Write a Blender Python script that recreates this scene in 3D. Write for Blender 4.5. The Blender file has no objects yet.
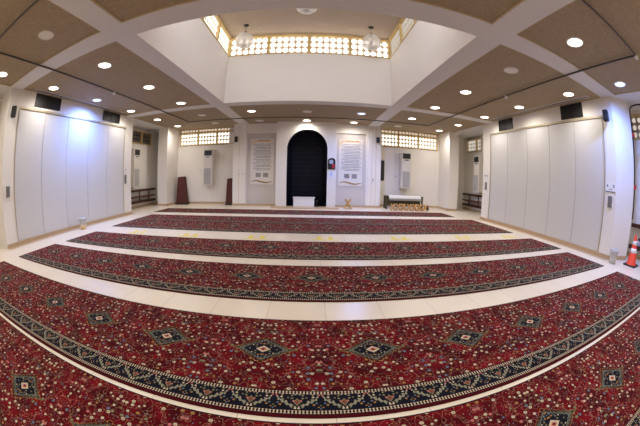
import bpy, bmesh, math, random
from mathutils import Vector, Matrix
random.seed(7)
S = bpy.context.scene
C = S.collection
PI = math.pi

# ------------------------------------------------------------ camera (16 mm full-frame fisheye)
cd = bpy.data.cameras.new('camera'); cam = bpy.data.objects.new('camera', cd); C.objects.link(cam)
cd.type = 'PANO'
cd.panorama_type = 'FISHEYE_EQUISOLID'
cd.sensor_fit = 'HORIZONTAL'
cd.sensor_width = 36.0; cd.sensor_height = 24.0
cd.fisheye_lens = 281.94 / 640 * 36
cd.fisheye_fov = 2 * PI
cd.clip_end = 200
_p, _y, _r = -0.12946, -0.0326, 0.0217
cy, sy, cp, sp, cr, sr = math.cos(_y), math.sin(_y), math.cos(_p), math.sin(_p), math.cos(_r), math.sin(_r)
F = Vector((-sy*cp, cy*cp, sp)); R0 = Vector((cy, sy, 0)); U0 = R0.cross(F)
R = cr*R0 + sr*U0; U = -sr*R0 + cr*U0
m = Matrix.Identity(4)
for i in range(3):
    m[i][0] = R[i]; m[i][1] = U[i]; m[i][2] = -F[i]
m[0][3], m[1][3], m[2][3] = 0, 0, 1.4
cam.matrix_world = m
S.camera = cam

# ------------------------------------------------------------ world, exposure
w = bpy.data.worlds.new('world'); S.world = w; w.use_nodes = True
w.node_tree.nodes['Background'].inputs[0].default_value = (0.75, 0.85, 1.0, 1)
w.node_tree.nodes['Background'].inputs[1].default_value = 0.5
S.view_settings.view_transform = 'Standard'; S.view_settings.look = 'None'
S.view_settings.gamma = 1; S.view_settings.use_curve_mapping = False
S.view_settings.exposure = 0.2
LAMP = 23.0          # watts per downlight
LAMP_GLOW = 8.0
WIN_FAR, WIN_SKY, WIN_DIM = 1.7, 3.4, 1.1

# ------------------------------------------------------------ materials
MATS = {}
def srgb(r, g, b):
    f = lambda c: (c/255/12.92) if c/255 <= .04045 else ((c/255+.055)/1.055)**2.4
    return (f(r), f(g), f(b), 1)
def mat(name, col, rough=.6, metal=0, spec=.5, var=0.0, scale=30, bump=0.0, emit=None, estr=0, detail=4):
    m_ = bpy.data.materials.new(name); m_.use_nodes = True
    nt = m_.node_tree; b = nt.nodes['Principled BSDF']
    b.inputs['Base Color'].default_value = col
    b.inputs['Roughness'].default_value = rough; b.inputs['Metallic'].default_value = metal
    b.inputs['Specular IOR Level'].default_value = spec
    if emit is not None:
        b.inputs['Emission Color'].default_value = emit; b.inputs['Emission Strength'].default_value = estr
    if var or bump:
        tc = nt.nodes.new('ShaderNodeTexCoord'); nz = nt.nodes.new('ShaderNodeTexNoise')
        nz.inputs['Scale'].default_value = scale; nz.inputs['Detail'].default_value = detail
        nt.links.new(tc.outputs['Object'], nz.inputs['Vector'])
        if var:
            mx = nt.nodes.new('ShaderNodeMix'); mx.data_type = 'RGBA'
            mx.inputs[6].default_value = [c*(1-var) for c in col[:3]]+[1]
            mx.inputs[7].default_value = [min(1, c*(1+var)) for c in col[:3]]+[1]
            nt.links.new(nz.outputs['Fac'], mx.inputs[0]); nt.links.new(mx.outputs[2], b.inputs['Base Color'])
        if bump:
            bp = nt.nodes.new('ShaderNodeBump'); bp.inputs['Strength'].default_value = bump; bp.inputs['Distance'].default_value = .01
            nt.links.new(nz.outputs['Fac'], bp.inputs['Height']); nt.links.new(bp.outputs['Normal'], b.inputs['Normal'])
    MATS[name] = m_
    return m_
M_wall = mat('plaster', srgb(232, 226, 216), .75, var=.03, scale=6, bump=.15)
M_well = mat('well_plaster', srgb(236, 233, 230), .75, var=.02, scale=5, bump=.1)
M_beam = mat('beam_plaster', srgb(214, 211, 208), .7, var=.02, scale=8)
M_coffer = mat('coffer_plaster', srgb(158, 140, 114), .9, var=.3, scale=16, bump=.6, detail=8)
M_domeceil = mat('upper_ceiling', srgb(176, 160, 144), .9, var=.08, scale=10, bump=.4)
M_gold = mat('gold_trim', srgb(192, 170, 130), .45, metal=.2, var=.08)
M_windframe = mat('window_frame_gold', srgb(206, 178, 120), .5, var=.06)
M_blockgrid = mat('block_grid', srgb(222, 200, 172), .6, var=.04)
M_panel = mat('partition_vinyl', srgb(208, 205, 200), .5, var=.015, scale=4)
M_seam = mat('seam', srgb(150, 146, 140), .6)
M_track = mat('track', srgb(176, 162, 134), .4, metal=.2)
M_inset = mat('inset_panel', srgb(204, 196, 188), .8, var=.03, scale=10)
M_skirt = mat('skirting_stone', srgb(190, 162, 126), .3, var=.12, scale=14)
M_black = mat('black_plastic', srgb(18, 18, 20), .45, var=.2)
M_dark = mat('dark_metal', srgb(44, 40, 36), .5, metal=.4, var=.1)
M_rail = mat('rail_grey', srgb(74, 68, 62), .5, var=.1)
M_louvre = mat('louvre', srgb(40, 36, 30), .6, var=.1)
M_white = mat('white_plastic', srgb(236, 236, 234), .4, var=.01)
M_grey = mat('grey_plastic', srgb(118, 116, 114), .45, var=.05)
M_acbody = mat('ac_body', srgb(214, 208, 198), .4, var=.02)
M_acgrille = mat('ac_grille', srgb(176, 174, 172), .5, var=.05)
M_acdark = mat('ac_outlet', srgb(30, 28, 28), .4, var=.1)
M_wood = mat('dark_wood', srgb(80, 40, 28), .4, var=.25, scale=18)
M_paleWood = mat('pale_wood', srgb(206, 160, 92), .5, var=.15, scale=20)
M_olive = mat('olive_wood', srgb(74, 66, 36), .5, var=.15)
M_roll = mat('rolled_rug', srgb(84, 44, 38), .95, var=.35, scale=40, bump=.5)
M_rollback = mat('rolled_rug_backing', srgb(150, 110, 74), .95, var=.15, scale=60)
M_mihrab = None
M_cloth = mat('runner_cloth', srgb(232, 228, 216), .9, var=.08, scale=30)
M_fringe = mat('fringe', srgb(182, 178, 160), .9, var=.2, scale=60)
M_paper = mat('poster_paper', srgb(222, 216, 208), .6, var=.02)
M_ink = mat('ink', srgb(84, 78, 80), .7)
M_redink = mat('red_ink', srgb(176, 96, 66), .7)
M_gold2 = mat('poster_gold', srgb(160, 124, 60), .5, var=.2, scale=30)
M_orange = mat('poster_orange', srgb(222, 196, 160), .6, var=.15, scale=20)
M_cone = mat('cone_orange', srgb(226, 62, 28), .45, var=.05)
M_reflect = mat('reflective_white', srgb(232, 232, 228), .35)
M_yellow = mat('sticker_yellow', srgb(236, 216, 60), .6)
M_blue = mat('blue_ink', srgb(120, 140, 220), .6)
M_ledred = mat('led_red', srgb(200, 30, 50), .4, emit=srgb(255, 40, 70), estr=.7)
M_clockface = mat('clock_face', srgb(170, 175, 190), .4)
M_tub = mat('tub_translucent', srgb(186, 182, 176), .35, var=.05)
M_tan = mat('tub_tan', srgb(222, 190, 150), .5, var=.05)
M_red = mat('red_plastic', srgb(190, 30, 36), .4)

def emitmat(name, col, s):
    m_ = bpy.data.materials.new(name); m_.use_nodes = True; nt = m_.node_tree; nt.nodes.clear()
    e = nt.nodes.new('ShaderNodeEmission'); o = nt.nodes.new('ShaderNodeOutputMaterial')
    e.inputs[0].default_value = col; e.inputs[1].default_value = s
    nt.links.new(e.outputs[0], o.inputs[0]); return m_
M_lampW = emitmat('lamp_warm', srgb(255, 244, 228), LAMP_GLOW)
M_lampB = emitmat('lamp_cool', srgb(190, 205, 255), 2.2)
M_lampOff = mat('lamp_off', srgb(222, 216, 208), .5, var=.02)
M_winFar = emitmat('daylit_glass', srgb(255, 246, 232), WIN_FAR)
M_winFarTop = emitmat('daylit_glass_top', srgb(250, 226, 198), .62)
M_winSky = emitmat('daylit_glass_high', srgb(255, 246, 234), WIN_SKY)
M_winLeft = emitmat('daylit_glass_left', srgb(255, 243, 222), 1.5)
M_winAdded = emitmat('added_glow_glass', srgb(246, 248, 255), 17.0)  # strong glow for the added out-of-view panes, brightens well and hall
M_winDim = emitmat('daylit_glass_dim', srgb(236, 224, 208), .62)
M_winDark = mat('unlit_glass', srgb(120, 112, 100), .3, var=.15, scale=12)

def glassmat():
    m_ = bpy.data.materials.new('clear_glass'); m_.use_nodes = True; nt = m_.node_tree; nt.nodes.clear()
    o = nt.nodes.new('ShaderNodeOutputMaterial'); t = nt.nodes.new('ShaderNodeBsdfTransparent'); g = nt.nodes.new('ShaderNodeBsdfGlossy')
    g.inputs['Roughness'].default_value = .05; t.inputs[0].default_value = (.93, .93, .93, 1)
    lw = nt.nodes.new('ShaderNodeLayerWeight'); lw.inputs[0].default_value = .35
    mx = nt.nodes.new('ShaderNodeMixShader')
    nt.links.new(lw.outputs['Facing'], mx.inputs[0]); nt.links.new(t.outputs[0], mx.inputs[1]); nt.links.new(g.outputs[0], mx.inputs[2])
    d = nt.nodes.new('ShaderNodeBsdfTranslucent'); d.inputs[0].default_value = (.95, .93, .9, 1)
    d2 = nt.nodes.new('ShaderNodeBsdfDiffuse'); d2.inputs[0].default_value = (.95, .93, .9, 1)
    md = nt.nodes.new('ShaderNodeMixShader'); nt.links.new(d.outputs[0], md.inputs[1]); nt.links.new(d2.outputs[0], md.inputs[2])
    m3 = nt.nodes.new('ShaderNodeMixShader'); m3.inputs[0].default_value = .6
    nt.links.new(mx.outputs[0], m3.inputs[1]); nt.links.new(md.outputs[0], m3.inputs[2])
    nt.links.new(m3.outputs[0], o.inputs[0]); return m_
M_glass = glassmat()

# ---- node expression helper
class E:
    nt = None
    def __init__(s, v): s.v = v
    @staticmethod
    def op(o, *a):
        n = E.nt.nodes.new('ShaderNodeMath'); n.operation = o
        for i, x in enumerate(a):
            x = x.v if isinstance(x, E) else x
            if isinstance(x, (int, float)): n.inputs[i].default_value = x
            else: E.nt.links.new(x, n.inputs[i])
        return E(n.outputs[0])
    def __add__(a, b): return E.op('ADD', a, b)
    __radd__ = __add__
    def __sub__(a, b): return E.op('SUBTRACT', a, b)
    def __rsub__(a, b): return E.op('SUBTRACT', b, a)
    def __mul__(a, b): return E.op('MULTIPLY', a, b)
    __rmul__ = __mul__
    def __truediv__(a, b): return E.op('DIVIDE', a, b)
    def lt(a, b): return E.op('LESS_THAN', a, b)
    def gt(a, b): return E.op('GREATER_THAN', a, b)
    def abs(a): return E.op('ABSOLUTE', a)
    def sin(a): return E.op('SINE', a)
    def frac(a): return E.op('FRACT', a)
    def max(a, b): return E.op('MAXIMUM', a, b)
    def min(a, b): return E.op('MINIMUM', a, b)
def vec(x, y, z=0.0):
    n = E.nt.nodes.new('ShaderNodeCombineXYZ')
    for i, q in enumerate((x, y, z)):
        if isinstance(q, E): E.nt.links.new(q.v, n.inputs[i])
        else: n.inputs[i].default_value = q
    return n.outputs[0]
def mixc(f, a, b):
    n = E.nt.nodes.new('ShaderNodeMix'); n.data_type = 'RGBA'
    for i, q in ((0, f), (6, a), (7, b)):
        if isinstance(q, E): q = q.v
        if isinstance(q, (int, float)): n.inputs[i].default_value = q
        elif isinstance(q, tuple): n.inputs[i].default_value = q
        else: E.nt.links.new(q, n.inputs[i])
    return n.outputs[2]
def vor(v, scale, feature='F1', rnd=1.0):
    n = E.nt.nodes.new('ShaderNodeTexVoronoi'); n.feature = feature
    n.inputs['Scale'].default_value = scale; n.inputs['Randomness'].default_value = rnd
    E.nt.links.new(v, n.inputs['Vector']); return n
def noise(v, scale, detail=2):
    n = E.nt.nodes.new('ShaderNodeTexNoise'); n.inputs['Scale'].default_value = scale; n.inputs['Detail'].default_value = detail
    E.nt.links.new(v, n.inputs['Vector']); return E(n.outputs['Fac'])
def ramp(fac, stops):
    n = E.nt.nodes.new('ShaderNodeValToRGB'); n.color_ramp.interpolation = 'CONSTANT'
    els = n.color_ramp.elements
    els[0].position, els[0].color = stops[0]
    els[1].position, els[1].color = stops[1]
    for p, c in stops[2:]:
        e = els.new(p); e.color = c
    E.nt.links.new(fac.v if isinstance(fac, E) else fac, n.inputs[0]); return n.outputs[0]

PITCH = .909
def rug_material():
    m_ = bpy.data.materials.new('floral_rug'); m_.use_nodes = True; nt = m_.node_tree; E.nt = nt
    b = nt.nodes['Principled BSDF']; b.inputs['Roughness'].default_value = .95; b.inputs['Specular IOR Level'].default_value = .12
    tc = nt.nodes.new('ShaderNodeTexCoord'); sp_ = nt.nodes.new('ShaderNodeSeparateXYZ')
    nt.links.new(tc.outputs['Object'], sp_.inputs[0])
    X, Y = E(sp_.outputs[0]), E(sp_.outputs[1])
    at = nt.nodes.new('ShaderNodeAttribute'); at.attribute_type = 'OBJECT'; at.attribute_name = 'offset_x'
    X = X - E(at.outputs['Fac'])
    cx = ((X/PITCH + .5).frac() - .5)*PITCH
    ax = cx.abs()
    v = Y - .765
    red = srgb(112, 10, 20); dred = srgb(64, 5, 11); cream = srgb(190, 172, 142); gold = srgb(150, 110, 60)
    navy = srgb(18, 18, 28); slate = srgb(92, 104, 120); olive = srgb(118, 112, 84); rose = srgb(176, 100, 92)
    base = mixc((noise(vec(X, Y), 5) - .38)*3.2, dred, red)
    # vines
    n1 = noise(vec(ax, Y, 3.3), 9, 1); vine = ((n1 - .5).abs()).lt(.007)
    n2 = noise(vec(ax, Y, 9.1), 13, 1); vine2 = ((n2 - .48).abs()).lt(.008)
    col = mixc(vine.max(vine2)*.42, base, srgb(176, 140, 110))
    # leaves and buds (small)
    vs = vor(vec(ax, Y, .7), 44)
    rs = nt.nodes.new('ShaderNodeSeparateColor'); nt.links.new(vs.outputs['Color'], rs.inputs[0])
    lc = ramp(rs.outputs[0], [(0, slate), (.2, olive), (.38, gold), (.5, navy), (.62, rose), (.75, cream), (.82, dred)])
    col = mixc(E(vs.outputs['Distance']).lt(.24) * E(rs.outputs[1]).gt(.35), col, lc)
    # blossoms
    vb = vor(vec(ax, Y*1.05, .2), 17.5, rnd=.8)
    rb = nt.nodes.new('ShaderNodeSeparateColor'); nt.links.new(vb.outputs['Color'], rb.inputs[0])
    d = E(vb.outputs['Distance']); on = E(rb.outputs[1]).gt(.14)
    bc = ramp(rb.outputs[0], [(0, cream), (.38, gold), (.55, slate), (.7, cream), (.82, rose), (.9, olive)])
    col = mixc(d.lt(.36)*on, col, dred)
    col = mixc(d.lt(.27)*on, col, bc)
    col = mixc(d.lt(.11)*on, col, mixc(E(rb.outputs[2]).gt(.5), dred, olive))
    # medallion : lozenge with long side tips
    z = ax/.215 + v.abs()/.172
    tip = (v.abs().lt((.275 - ax)*.28))*ax.lt(.27)
    wob = ((ax*120).sin()*(v.abs()*120 + 1).sin())*.08
    z = z + wob
    med = z.lt(1.0).max(tip)
    col = mixc(z.lt(1.14).max(v.abs().lt((.29 - ax)*.33)), col, gold)
    col = mixc(z.lt(1.10).max(v.abs().lt((.28 - ax)*.30)), col, dred)
    col = mixc(med, col, srgb(88, 86, 66)); col = mixc(z.lt(.96).max(v.abs().lt((.245 - ax)*.2)*ax.lt(.25)), col, navy); col = mixc(z.lt(.93), col, srgb(96, 98, 84))
    vm = vor(vec(ax, v.abs(), .5), 38, rnd=.5)
    rm = nt.nodes.new('ShaderNodeSeparateColor'); nt.links.new(vm.outputs['Color'], rm.inputs[0])
    inner = mixc(E(vm.outputs['Distance']).lt(.33), navy, ramp(rm.outputs[0], [(0, slate), (.3, gold), (.55, olive), (.75, cream), (.85, rose)]))
    col = mixc(z.lt(.80), col, inner)
    z3 = ax/.062 + v.abs()/.05
    col = mixc(z3.lt(1.35), col, navy); col = mixc(z3.lt(1.0), col, cream); col = mixc(z3.lt(.55), col, rose); col = mixc(z3.lt(.28), col, dred)
    # border on the near long side
    bx = ((X/(PITCH/3) + .5).frac() - .5)*(PITCH/3); abx = bx.abs()
    c1 = .145
    nb = navy
    vb2 = vor(vec(abx, Y, .9), 34, rnd=.9)
    r2 = nt.nodes.new('ShaderNodeSeparateColor'); nt.links.new(vb2.outputs['Color'], r2.inputs[0])
    bcol = mixc(E(vb2.outputs['Distance']).lt(.3), nb, ramp(r2.outputs[0], [(0, olive), (.22, slate), (.4, cream), (.55, navy), (.68, gold), (.82, rose)]))
    leafd = ((abx - .085)*.62 + (Y - c1)*-.8).abs()
    leaf = leafd.lt(.010 + ((abx*210).sin())*.006)*abx.gt(.03)*abx.lt(.128)
    bcol = mixc(leaf, bcol, srgb(134, 130, 108))
    fl = (abx/.026 + (Y - c1).abs()/.038)
    bcol = mixc(fl.lt(1.0), bcol, olive); bcol = mixc(fl.lt(.7), bcol, srgb(124, 66, 50)); 
    def band(y0, y1, c, cc):
        return mixc(Y.gt(y0)*Y.lt(y1), cc, c)
    def guard(y0, y1, cc):
        t = ((X/.023).frac() - .5).abs()
        mid = (y0+y1)/2
        dots = (t + (Y - mid).abs()*14).lt(.36)
        cc = band(y0, y1, cream, cc)
        return mixc(Y.gt(y0)*Y.lt(y1)*dots, cc, srgb(40, 28, 34))
    bandm = Y.lt(.262)
    col = mixc(bandm, col, navy)
    col = mixc(Y.gt(.068)*Y.lt(.222), col, bcol)
    col = guard(.034, .064, col); col = guard(.226, .254, col)
    col = mixc(Y.lt(.028), col, dred)
    # thin dark line along the far edge
    col = mixc(Y.gt(1.288), col, navy)
    nt.links.new(col, b.inputs['Base Color'])
    nz = noise(vec(X, Y), 400, 1)
    bpn = nt.nodes.new('ShaderNodeBump'); bpn.inputs['Strength'].default_value = .25; bpn.inputs['Distance'].default_value = .004
    nt.links.new(nz.v, bpn.inputs['Height']); nt.links.new(bpn.outputs[0], b.inputs['Normal'])
    return m_
M_rug = rug_material()

def floor_material():
    m_ = bpy.data.materials.new('cream_floor_tiles'); m_.use_nodes = True; nt = m_.node_tree; E.nt = nt
    b = nt.nodes['Principled BSDF']; b.inputs['Roughness'].default_value = .3; b.inputs['Specular IOR Level'].default_value = .5
    tc = nt.nodes.new('ShaderNodeTexCoord'); sp_ = nt.nodes.new('ShaderNodeSeparateXYZ'); nt.links.new(tc.outputs['Object'], sp_.inputs[0])
    X, Y = E(sp_.outputs[0]), E(sp_.outputs[1])
    tx, ty = ((X + .44)/.605).frac(), ((Y)/.605).frac()
    joint = (tx - .5).abs().gt(.4965).max((ty - .5).abs().gt(.4965))
    n = noise(vec(X, Y), 2.2, 6)
    c = mixc(n, srgb(222, 206, 180), srgb(240, 228, 206))
    wn = nt.nodes.new('ShaderNodeTexWhiteNoise'); wn.noise_dimensions = '2D'
    fl = vec(E.op('FLOOR', (X + .44)/.605), E.op('FLOOR', Y/.605)); nt.links.new(fl, wn.inputs['Vector'])
    c = mixc(E(wn.outputs['Value'])*.35, c, srgb(228, 212, 188))
    c = mixc(joint, c, srgb(176, 158, 130))
    nt.links.new(c, b.inputs['Base Color'])
    return m_
M_floor = floor_material()

def mihrab_material():
    m_ = bpy.data.materials.new('mihrab_dark'); m_.use_nodes = True; nt = m_.node_tree; E.nt = nt
    b = nt.nodes['Principled BSDF']; b.inputs['Roughness'].default_value = .5; b.inputs['Specular IOR Level'].default_value = .15
    tc = nt.nodes.new('ShaderNodeTexCoord'); sp_ = nt.nodes.new('ShaderNodeSeparateXYZ'); nt.links.new(tc.outputs['Object'], sp_.inputs[0])
    Z = E(sp_.outputs[2]); X = E(sp_.outputs[0])
    st = ((Z/.22).frac() - .5).abs().lt(.16)
    c = mixc(st, srgb(9, 11, 12), srgb(10, 15, 34))  # stripes paint faint glowing blue lines into the dark colour
    nt.links.new(c, b.inputs['Base Color']); return m_
M_mihrab = mihrab_material()

# ------------------------------------------------------------ mesh helpers
class MB:
    def __init__(s): s.bm = bmesh.new()
    def box(s, x0, x1, y0, y1, z0, z1, mi=0, bev=0):
        vs = [s.bm.verts.new((x, y, z)) for x in (x0, x1) for y in (y0, y1) for z in (z0, z1)]
        q = [(0,1,3,2),(4,6,7,5),(0,4,5,1),(2,3,7,6),(0,2,6,4),(1,5,7,3)]
        fs = [s.bm.faces.new([vs[i] for i in f]) for f in q]
        for f in fs: f.material_index = mi
        if bev:
            es = list({e for f in fs for e in f.edges})
            bmesh.ops.bevel(s.bm, geom=es, offset=bev, segments=2, affect='EDGES', profile=.5)
        return s
    def prism(s, pts, axis, a0, a1, mi=0):
        """outline pts in the plane across `axis` (0 x, 1 y, 2 z), swept from a0 to a1"""
        def P(p, a):
            return {0: (a, p[0], p[1]), 1: (p[0], a, p[1]), 2: (p[0], p[1], a)}[axis]
        A = [s.bm.verts.new(P(p, a0)) for p in pts]; B = [s.bm.verts.new(P(p, a1)) for p in pts]
        fs = [s.bm.faces.new(A[::-1]), s.bm.faces.new(B)]
        n = len(pts)
        for i in range(n): fs.append(s.bm.faces.new((A[i], A[(i+1) % n], B[(i+1) % n], B[i])))
        for f in fs: f.material_index = mi
        return s
    def lathe(s, prof, c=(0, 0, 0), n=20, mi=0, smooth=True):
        rings = []
        for r, z in prof:
            if r < 1e-6: rings.append([s.bm.verts.new((c[0], c[1], c[2]+z))])
            else: rings.append([s.bm.verts.new((c[0]+r*math.cos(2*PI*k/n), c[1]+r*math.sin(2*PI*k/n), c[2]+z)) for k in range(n)])
        for a, b in zip(rings, rings[1:]):
            for k in range(n):
                k2 = (k+1) % n
                if len(a) == 1 and len(b) == 1: continue
                if len(a) == 1: f = (a[0], b[k2], b[k])
                elif len(b) == 1: f = (a[k], a[k2], b[0])
                else: f = (a[k], a[k2], b[k2], b[k])
                f = s.bm.faces.new(f); f.smooth = smooth; f.material_index = mi
        return s
    def tube(s, pts, r, n=8, mi=0):
        pts = [Vector(p) for p in pts]; rings = []
        for i, p in enumerate(pts):
            t = (pts[min(i+1, len(pts)-1)] - pts[max(i-1, 0)]).normalized()
            up = Vector((0, 0, 1)) if abs(t.z) < .9 else Vector((0, 1, 0))
            a = t.cross(up).normalized(); b = t.cross(a)
            rings.append([s.bm.verts.new(p + r*(math.cos(2*PI*k/n)*a + math.sin(2*PI*k/n)*b)) for k in range(n)])
        for a, b in zip(rings, rings[1:]):
            for k in range(n):
                f = s.bm.faces.new((a[k], a[(k+1) % n], b[(k+1) % n], b[k])); f.smooth = True; f.material_index = mi
        for rg in (rings[0], rings[-1]):
            f = s.bm.faces.new(rg); f.material_index = mi
        return s
    def obj(s, name, mats, parent=None, loc=None, fix=True):
        if fix: bmesh.ops.recalc_face_normals(s.bm, faces=s.bm.faces)
        me = bpy.data.meshes.new(name); s.bm.to_mesh(me); s.bm.free()
        for m_ in (mats if isinstance(mats, (list, tuple)) else [mats]): me.materials.append(m_)
        o = bpy.data.objects.new(name, me); C.objects.link(o)
        if loc: o.location = loc
        if parent: o.parent = parent
        return o
def struct(o, label=None):
    o['kind'] = 'structure'
    if label: o['label'] = label; 
    return o
def tag(o, label, cat, group=None):
    o['label'] = label; o['category'] = cat
    if group: o['group'] = group
    return o
def thing(name, label, cat, loc=(0, 0, 0), rz=0, group=None):
    o = bpy.data.objects.new(name, None); C.objects.link(o); o.location = loc; o.rotation_euler = (0, 0, rz)
    o.empty_display_size = .1
    return tag(o, label, cat, group)
def copy_tree(o, parent=None):
    c = o.copy(); C.objects.link(c); c.parent = parent
    for ch in o.children: copy_tree(ch, c)
    return c

# ------------------------------------------------------------ key dimensions
XL, XR = -7.27, 6.88
ZC, ZB, ZT = 3.90, 3.87, 6.48
BX = ((-3.47, -3.0), (2.6, 3.1)); BY = ((3.04, 3.51), (8.93, 9.38))
AL, AR = -8.45, 8.35            # side walls of the alcoves
YF = 13.7; YB = -4.0

# ------------------------------------------------------------ floor and shell
struct(MB().box(AL-.2, AR+.2, YB-.2, YF+.2, -.1, 0).obj('floor', M_floor))
mb = MB()
mb.box(AL-.2, -3.75, YF, YF+.2, 0, 3.0)          # far wall, left bay under the window
mb.box(AL-.2, -7.03, YF, YF+.2, 3.0, 3.9)
mb.box(3.2, AR+.2, YF, YF+.2, 0, 3.0)
mb.box(6.56, AR+.2, YF, YF+.2, 3.0, 3.9)
mb.box(-4.2, -3.5, YF, YF+.2, 3.0, 3.9); mb.box(3.0, 3.3, YF, YF+.2, 3.0, 3.9)
# the two text bays, with a sunk field each, and the piers beside them
def bay(x0, x1, f0, f1, ztop):
    mb.box(x0, x1, 13.14, 13.6, 0, ZC)
    for a, b, c, d in ((x0, f0, 0, ZC), (f1, x1, 0, ZC), (f0, f1, ztop, ZC), (f0, f1, 0, .06)):
        mb.box(a, b, 13.05, 13.14, c, d)
bay(-3.75, -1.62, -3.08, -1.68, 3.43)
bay(1.05, 3.24, 1.13, 2.53, 3.47)
mb.box(-3.75, -3.6, 13.6, YF, 0, ZC); mb.box(3.04, 3.24, 13.6, YF, 0, ZC)
mb.box(-3.75, -3.12, 12.98, 13.05, 0, ZC)
mb.box(2.62, 3.24, 12.98, 13.05, 0, ZC)
mb.box(-1.62, 1.05, 13.6, 13.75, 0, ZC)
struct(mb.obj('wall_front', M_wall))
# sunk fields get their own greige
mb = MB(); mb.box(-3.08, -1.68, 13.125, 13.139, .06, 3.43); mb.box(1.13, 2.53, 13.125, 13.139, .06, 3.47)
struct(mb.obj('wall_front_inset', M_inset))
mb = MB()
for x in (2.78, 2.98): mb.box(x, x+.025, 12.972, 12.98, .1, 3.85)
mb.box(-3.45, -3.43, 12.972, 12.98, .1, 3.85)
struct(mb.obj('trim_1', M_blockgrid))

# mihrab projection with an arched opening
MX0, MX1, AX0, AX1, SPR = -1.62, 1.08, -1.13, .69, 2.635
MY = 12.66
mc, mr = (AX0+AX1)/2, (AX1-AX0)/2
arch = [(mc + mr*math.cos(PI - PI*k/28), SPR + mr*math.sin(PI - PI*k/28)) for k in range(29)]
mb = MB()
mb.prism([(MX0, 0), (AX0, 0)] + arch + [(AX1, 0), (MX1, 0), (MX1, ZC), (MX0, ZC)], 1, MY, 13.05)
struct(mb.obj('wall_mihrab', M_wall))
mb = MB()
out = [(AX0, 0.0)] + arch + [(AX1, 0.0)]
def ringv(sc, y): return [mb.bm.verts.new((mc + (x-mc)*sc, y, z if sc == 1 else z*.5 + (z*.5)*sc)) for x, z in out]
prev = ringv(1, MY+.012)
for sc, y in ((.999, 13.1), (.93, 13.3), (.78, 13.45), (.55, 13.54), (.02, 13.58)):
    cur = ringv(sc, y)
    for i in range(len(out)-1): mb.bm.faces.new((prev[i], prev[i+1], cur[i+1], cur[i]))
    prev = cur
mb.box(AX0-.01, AX1+.01, MY+.02, 13.59, 0, .02); mb.box(mc-.1, mc+.1, 13.57, 13.6, 0, 3.45)
struct(mb.obj('mihrab_niche', M_mihrab, fix=False), 'dark arched prayer niche in the middle of the far wall')
struct(MB().box(-1.75, 1.2, 12.0, MY, 0, .05).obj('trim_2', M_skirt))

# side walls: back wall, alcove walls, walls over the folding partitions, piers, columns
PL0, PL1, PR0, PR1, PH = 3.58, 8.957, 3.631, 9.185, 3.40
mb = MB()
mb.box(AL-.2, AL, YB, YF, 0, 3.08); mb.box(AL-.2, AL, YB, 11.05, 3.08, ZC); mb.box(AL-.2, AL, 12.85, YF, 3.08, ZC)
mb.box(AL, XL-.06, PL0-.3, PL1+.5, 0, ZC)                   # solid core behind the partition
mb.box(XL-.06, XL, PL0, PL1, PH+.03, ZC)
mb.prism([(XL, PL0), (XL, 3.12), (-7.95, 3.12), (-7.95, PL0)], 2, 0, ZC)
mb.box(-7.95, XL, PL1, 9.5, 0, ZC)
mb.box(-7.7, -7.13, 12.45, YF, 0, ZC)
struct(mb.obj('wall_left', M_wall))
mb = MB()
mb.box(AR, AR+.2, YB, YF, 0, 3.08); mb.box(AR, AR+.2, YB, 1.2, 3.08, ZC); mb.box(AR, AR+.2, 3.2, 12.0, 3.08, ZC); mb.box(AR, AR+.2, 13.45, YF, 3.08, ZC)
mb.box(AR, AR+.2, 1.2, 3.2, 3.78, ZC)
mb.box(XR+.06, AR, PR0-.35, PR1+.5, 0, ZC)
mb.box(XR, XR+.06, PR0, PR1, PH+.03, ZC)
mb.prism([(XR, PR0), (XR, 3.22), (7.55, 2.88), (7.55, PR0)], 2, 0, ZC)
mb.box(XR, 7.55, PR1, 9.75, 0, ZC)
mb.box(6.66, 7.2, 12.45, YF, 0, ZC)
struct(mb.obj('wall_right', M_wall))
struct(MB().box(AL-.2, AR+.2, YB-.2, YB, 0, ZC).obj('wall_back', M_wall))

# baseboards (stone)
h = .10
mb = MB()
mb.box(XL, XL+.03, PL0-.45, 9.5, 0, h); mb.box(XL, XL+.22, PL0-.45, 9.5, 0, .004)
mb.box(AL, AL+.02, 9.5, YF, 0, h); mb.box(AL, -7.7, YF-.02, YF, 0, h)
mb.box(-7.72, -7.11, 12.43, 12.45, 0, h); mb.box(-7.13, -7.11, 12.43, YF, 0, h)
struct(mb.obj('baseboard_left', M_skirt))
mb = MB()
mb.box(XR-.03, XR, PR0-.42, 9.75, 0, h); mb.box(XR-.22, XR, PR0-.42, 9.75, 0, .004)
mb.prism([(XR-.02, 3.21), (7.54, 2.86), (7.56, 2.88), (XR, 3.22)], 2, 0, h)
mb.box(AR-.02, AR, YB, YF, 0, h); mb.box(6.64, 7.22, 12.43, 12.45, 0, h); mb.box(6.64, 6.66, 12.43, YF, 0, h)
struct(mb.obj('baseboard_right', M_skirt))
mb = MB()
mb.box(-7.11, -3.75, YF-.02, YF, 0, h); mb.box(3.24, 6.64, YF-.02, YF, 0, h)
mb.box(-3.75, -1.62, 12.96, 12.98, 0, h); mb.box(1.05, 3.24, 12.96, 12.98, 0, h)
mb.box(-3.77, -3.75, 12.96, YF, 0, h); mb.box(3.24, 3.26, 12.96, YF, 0, h)
struct(mb.obj('baseboard_front', M_skirt))

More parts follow.
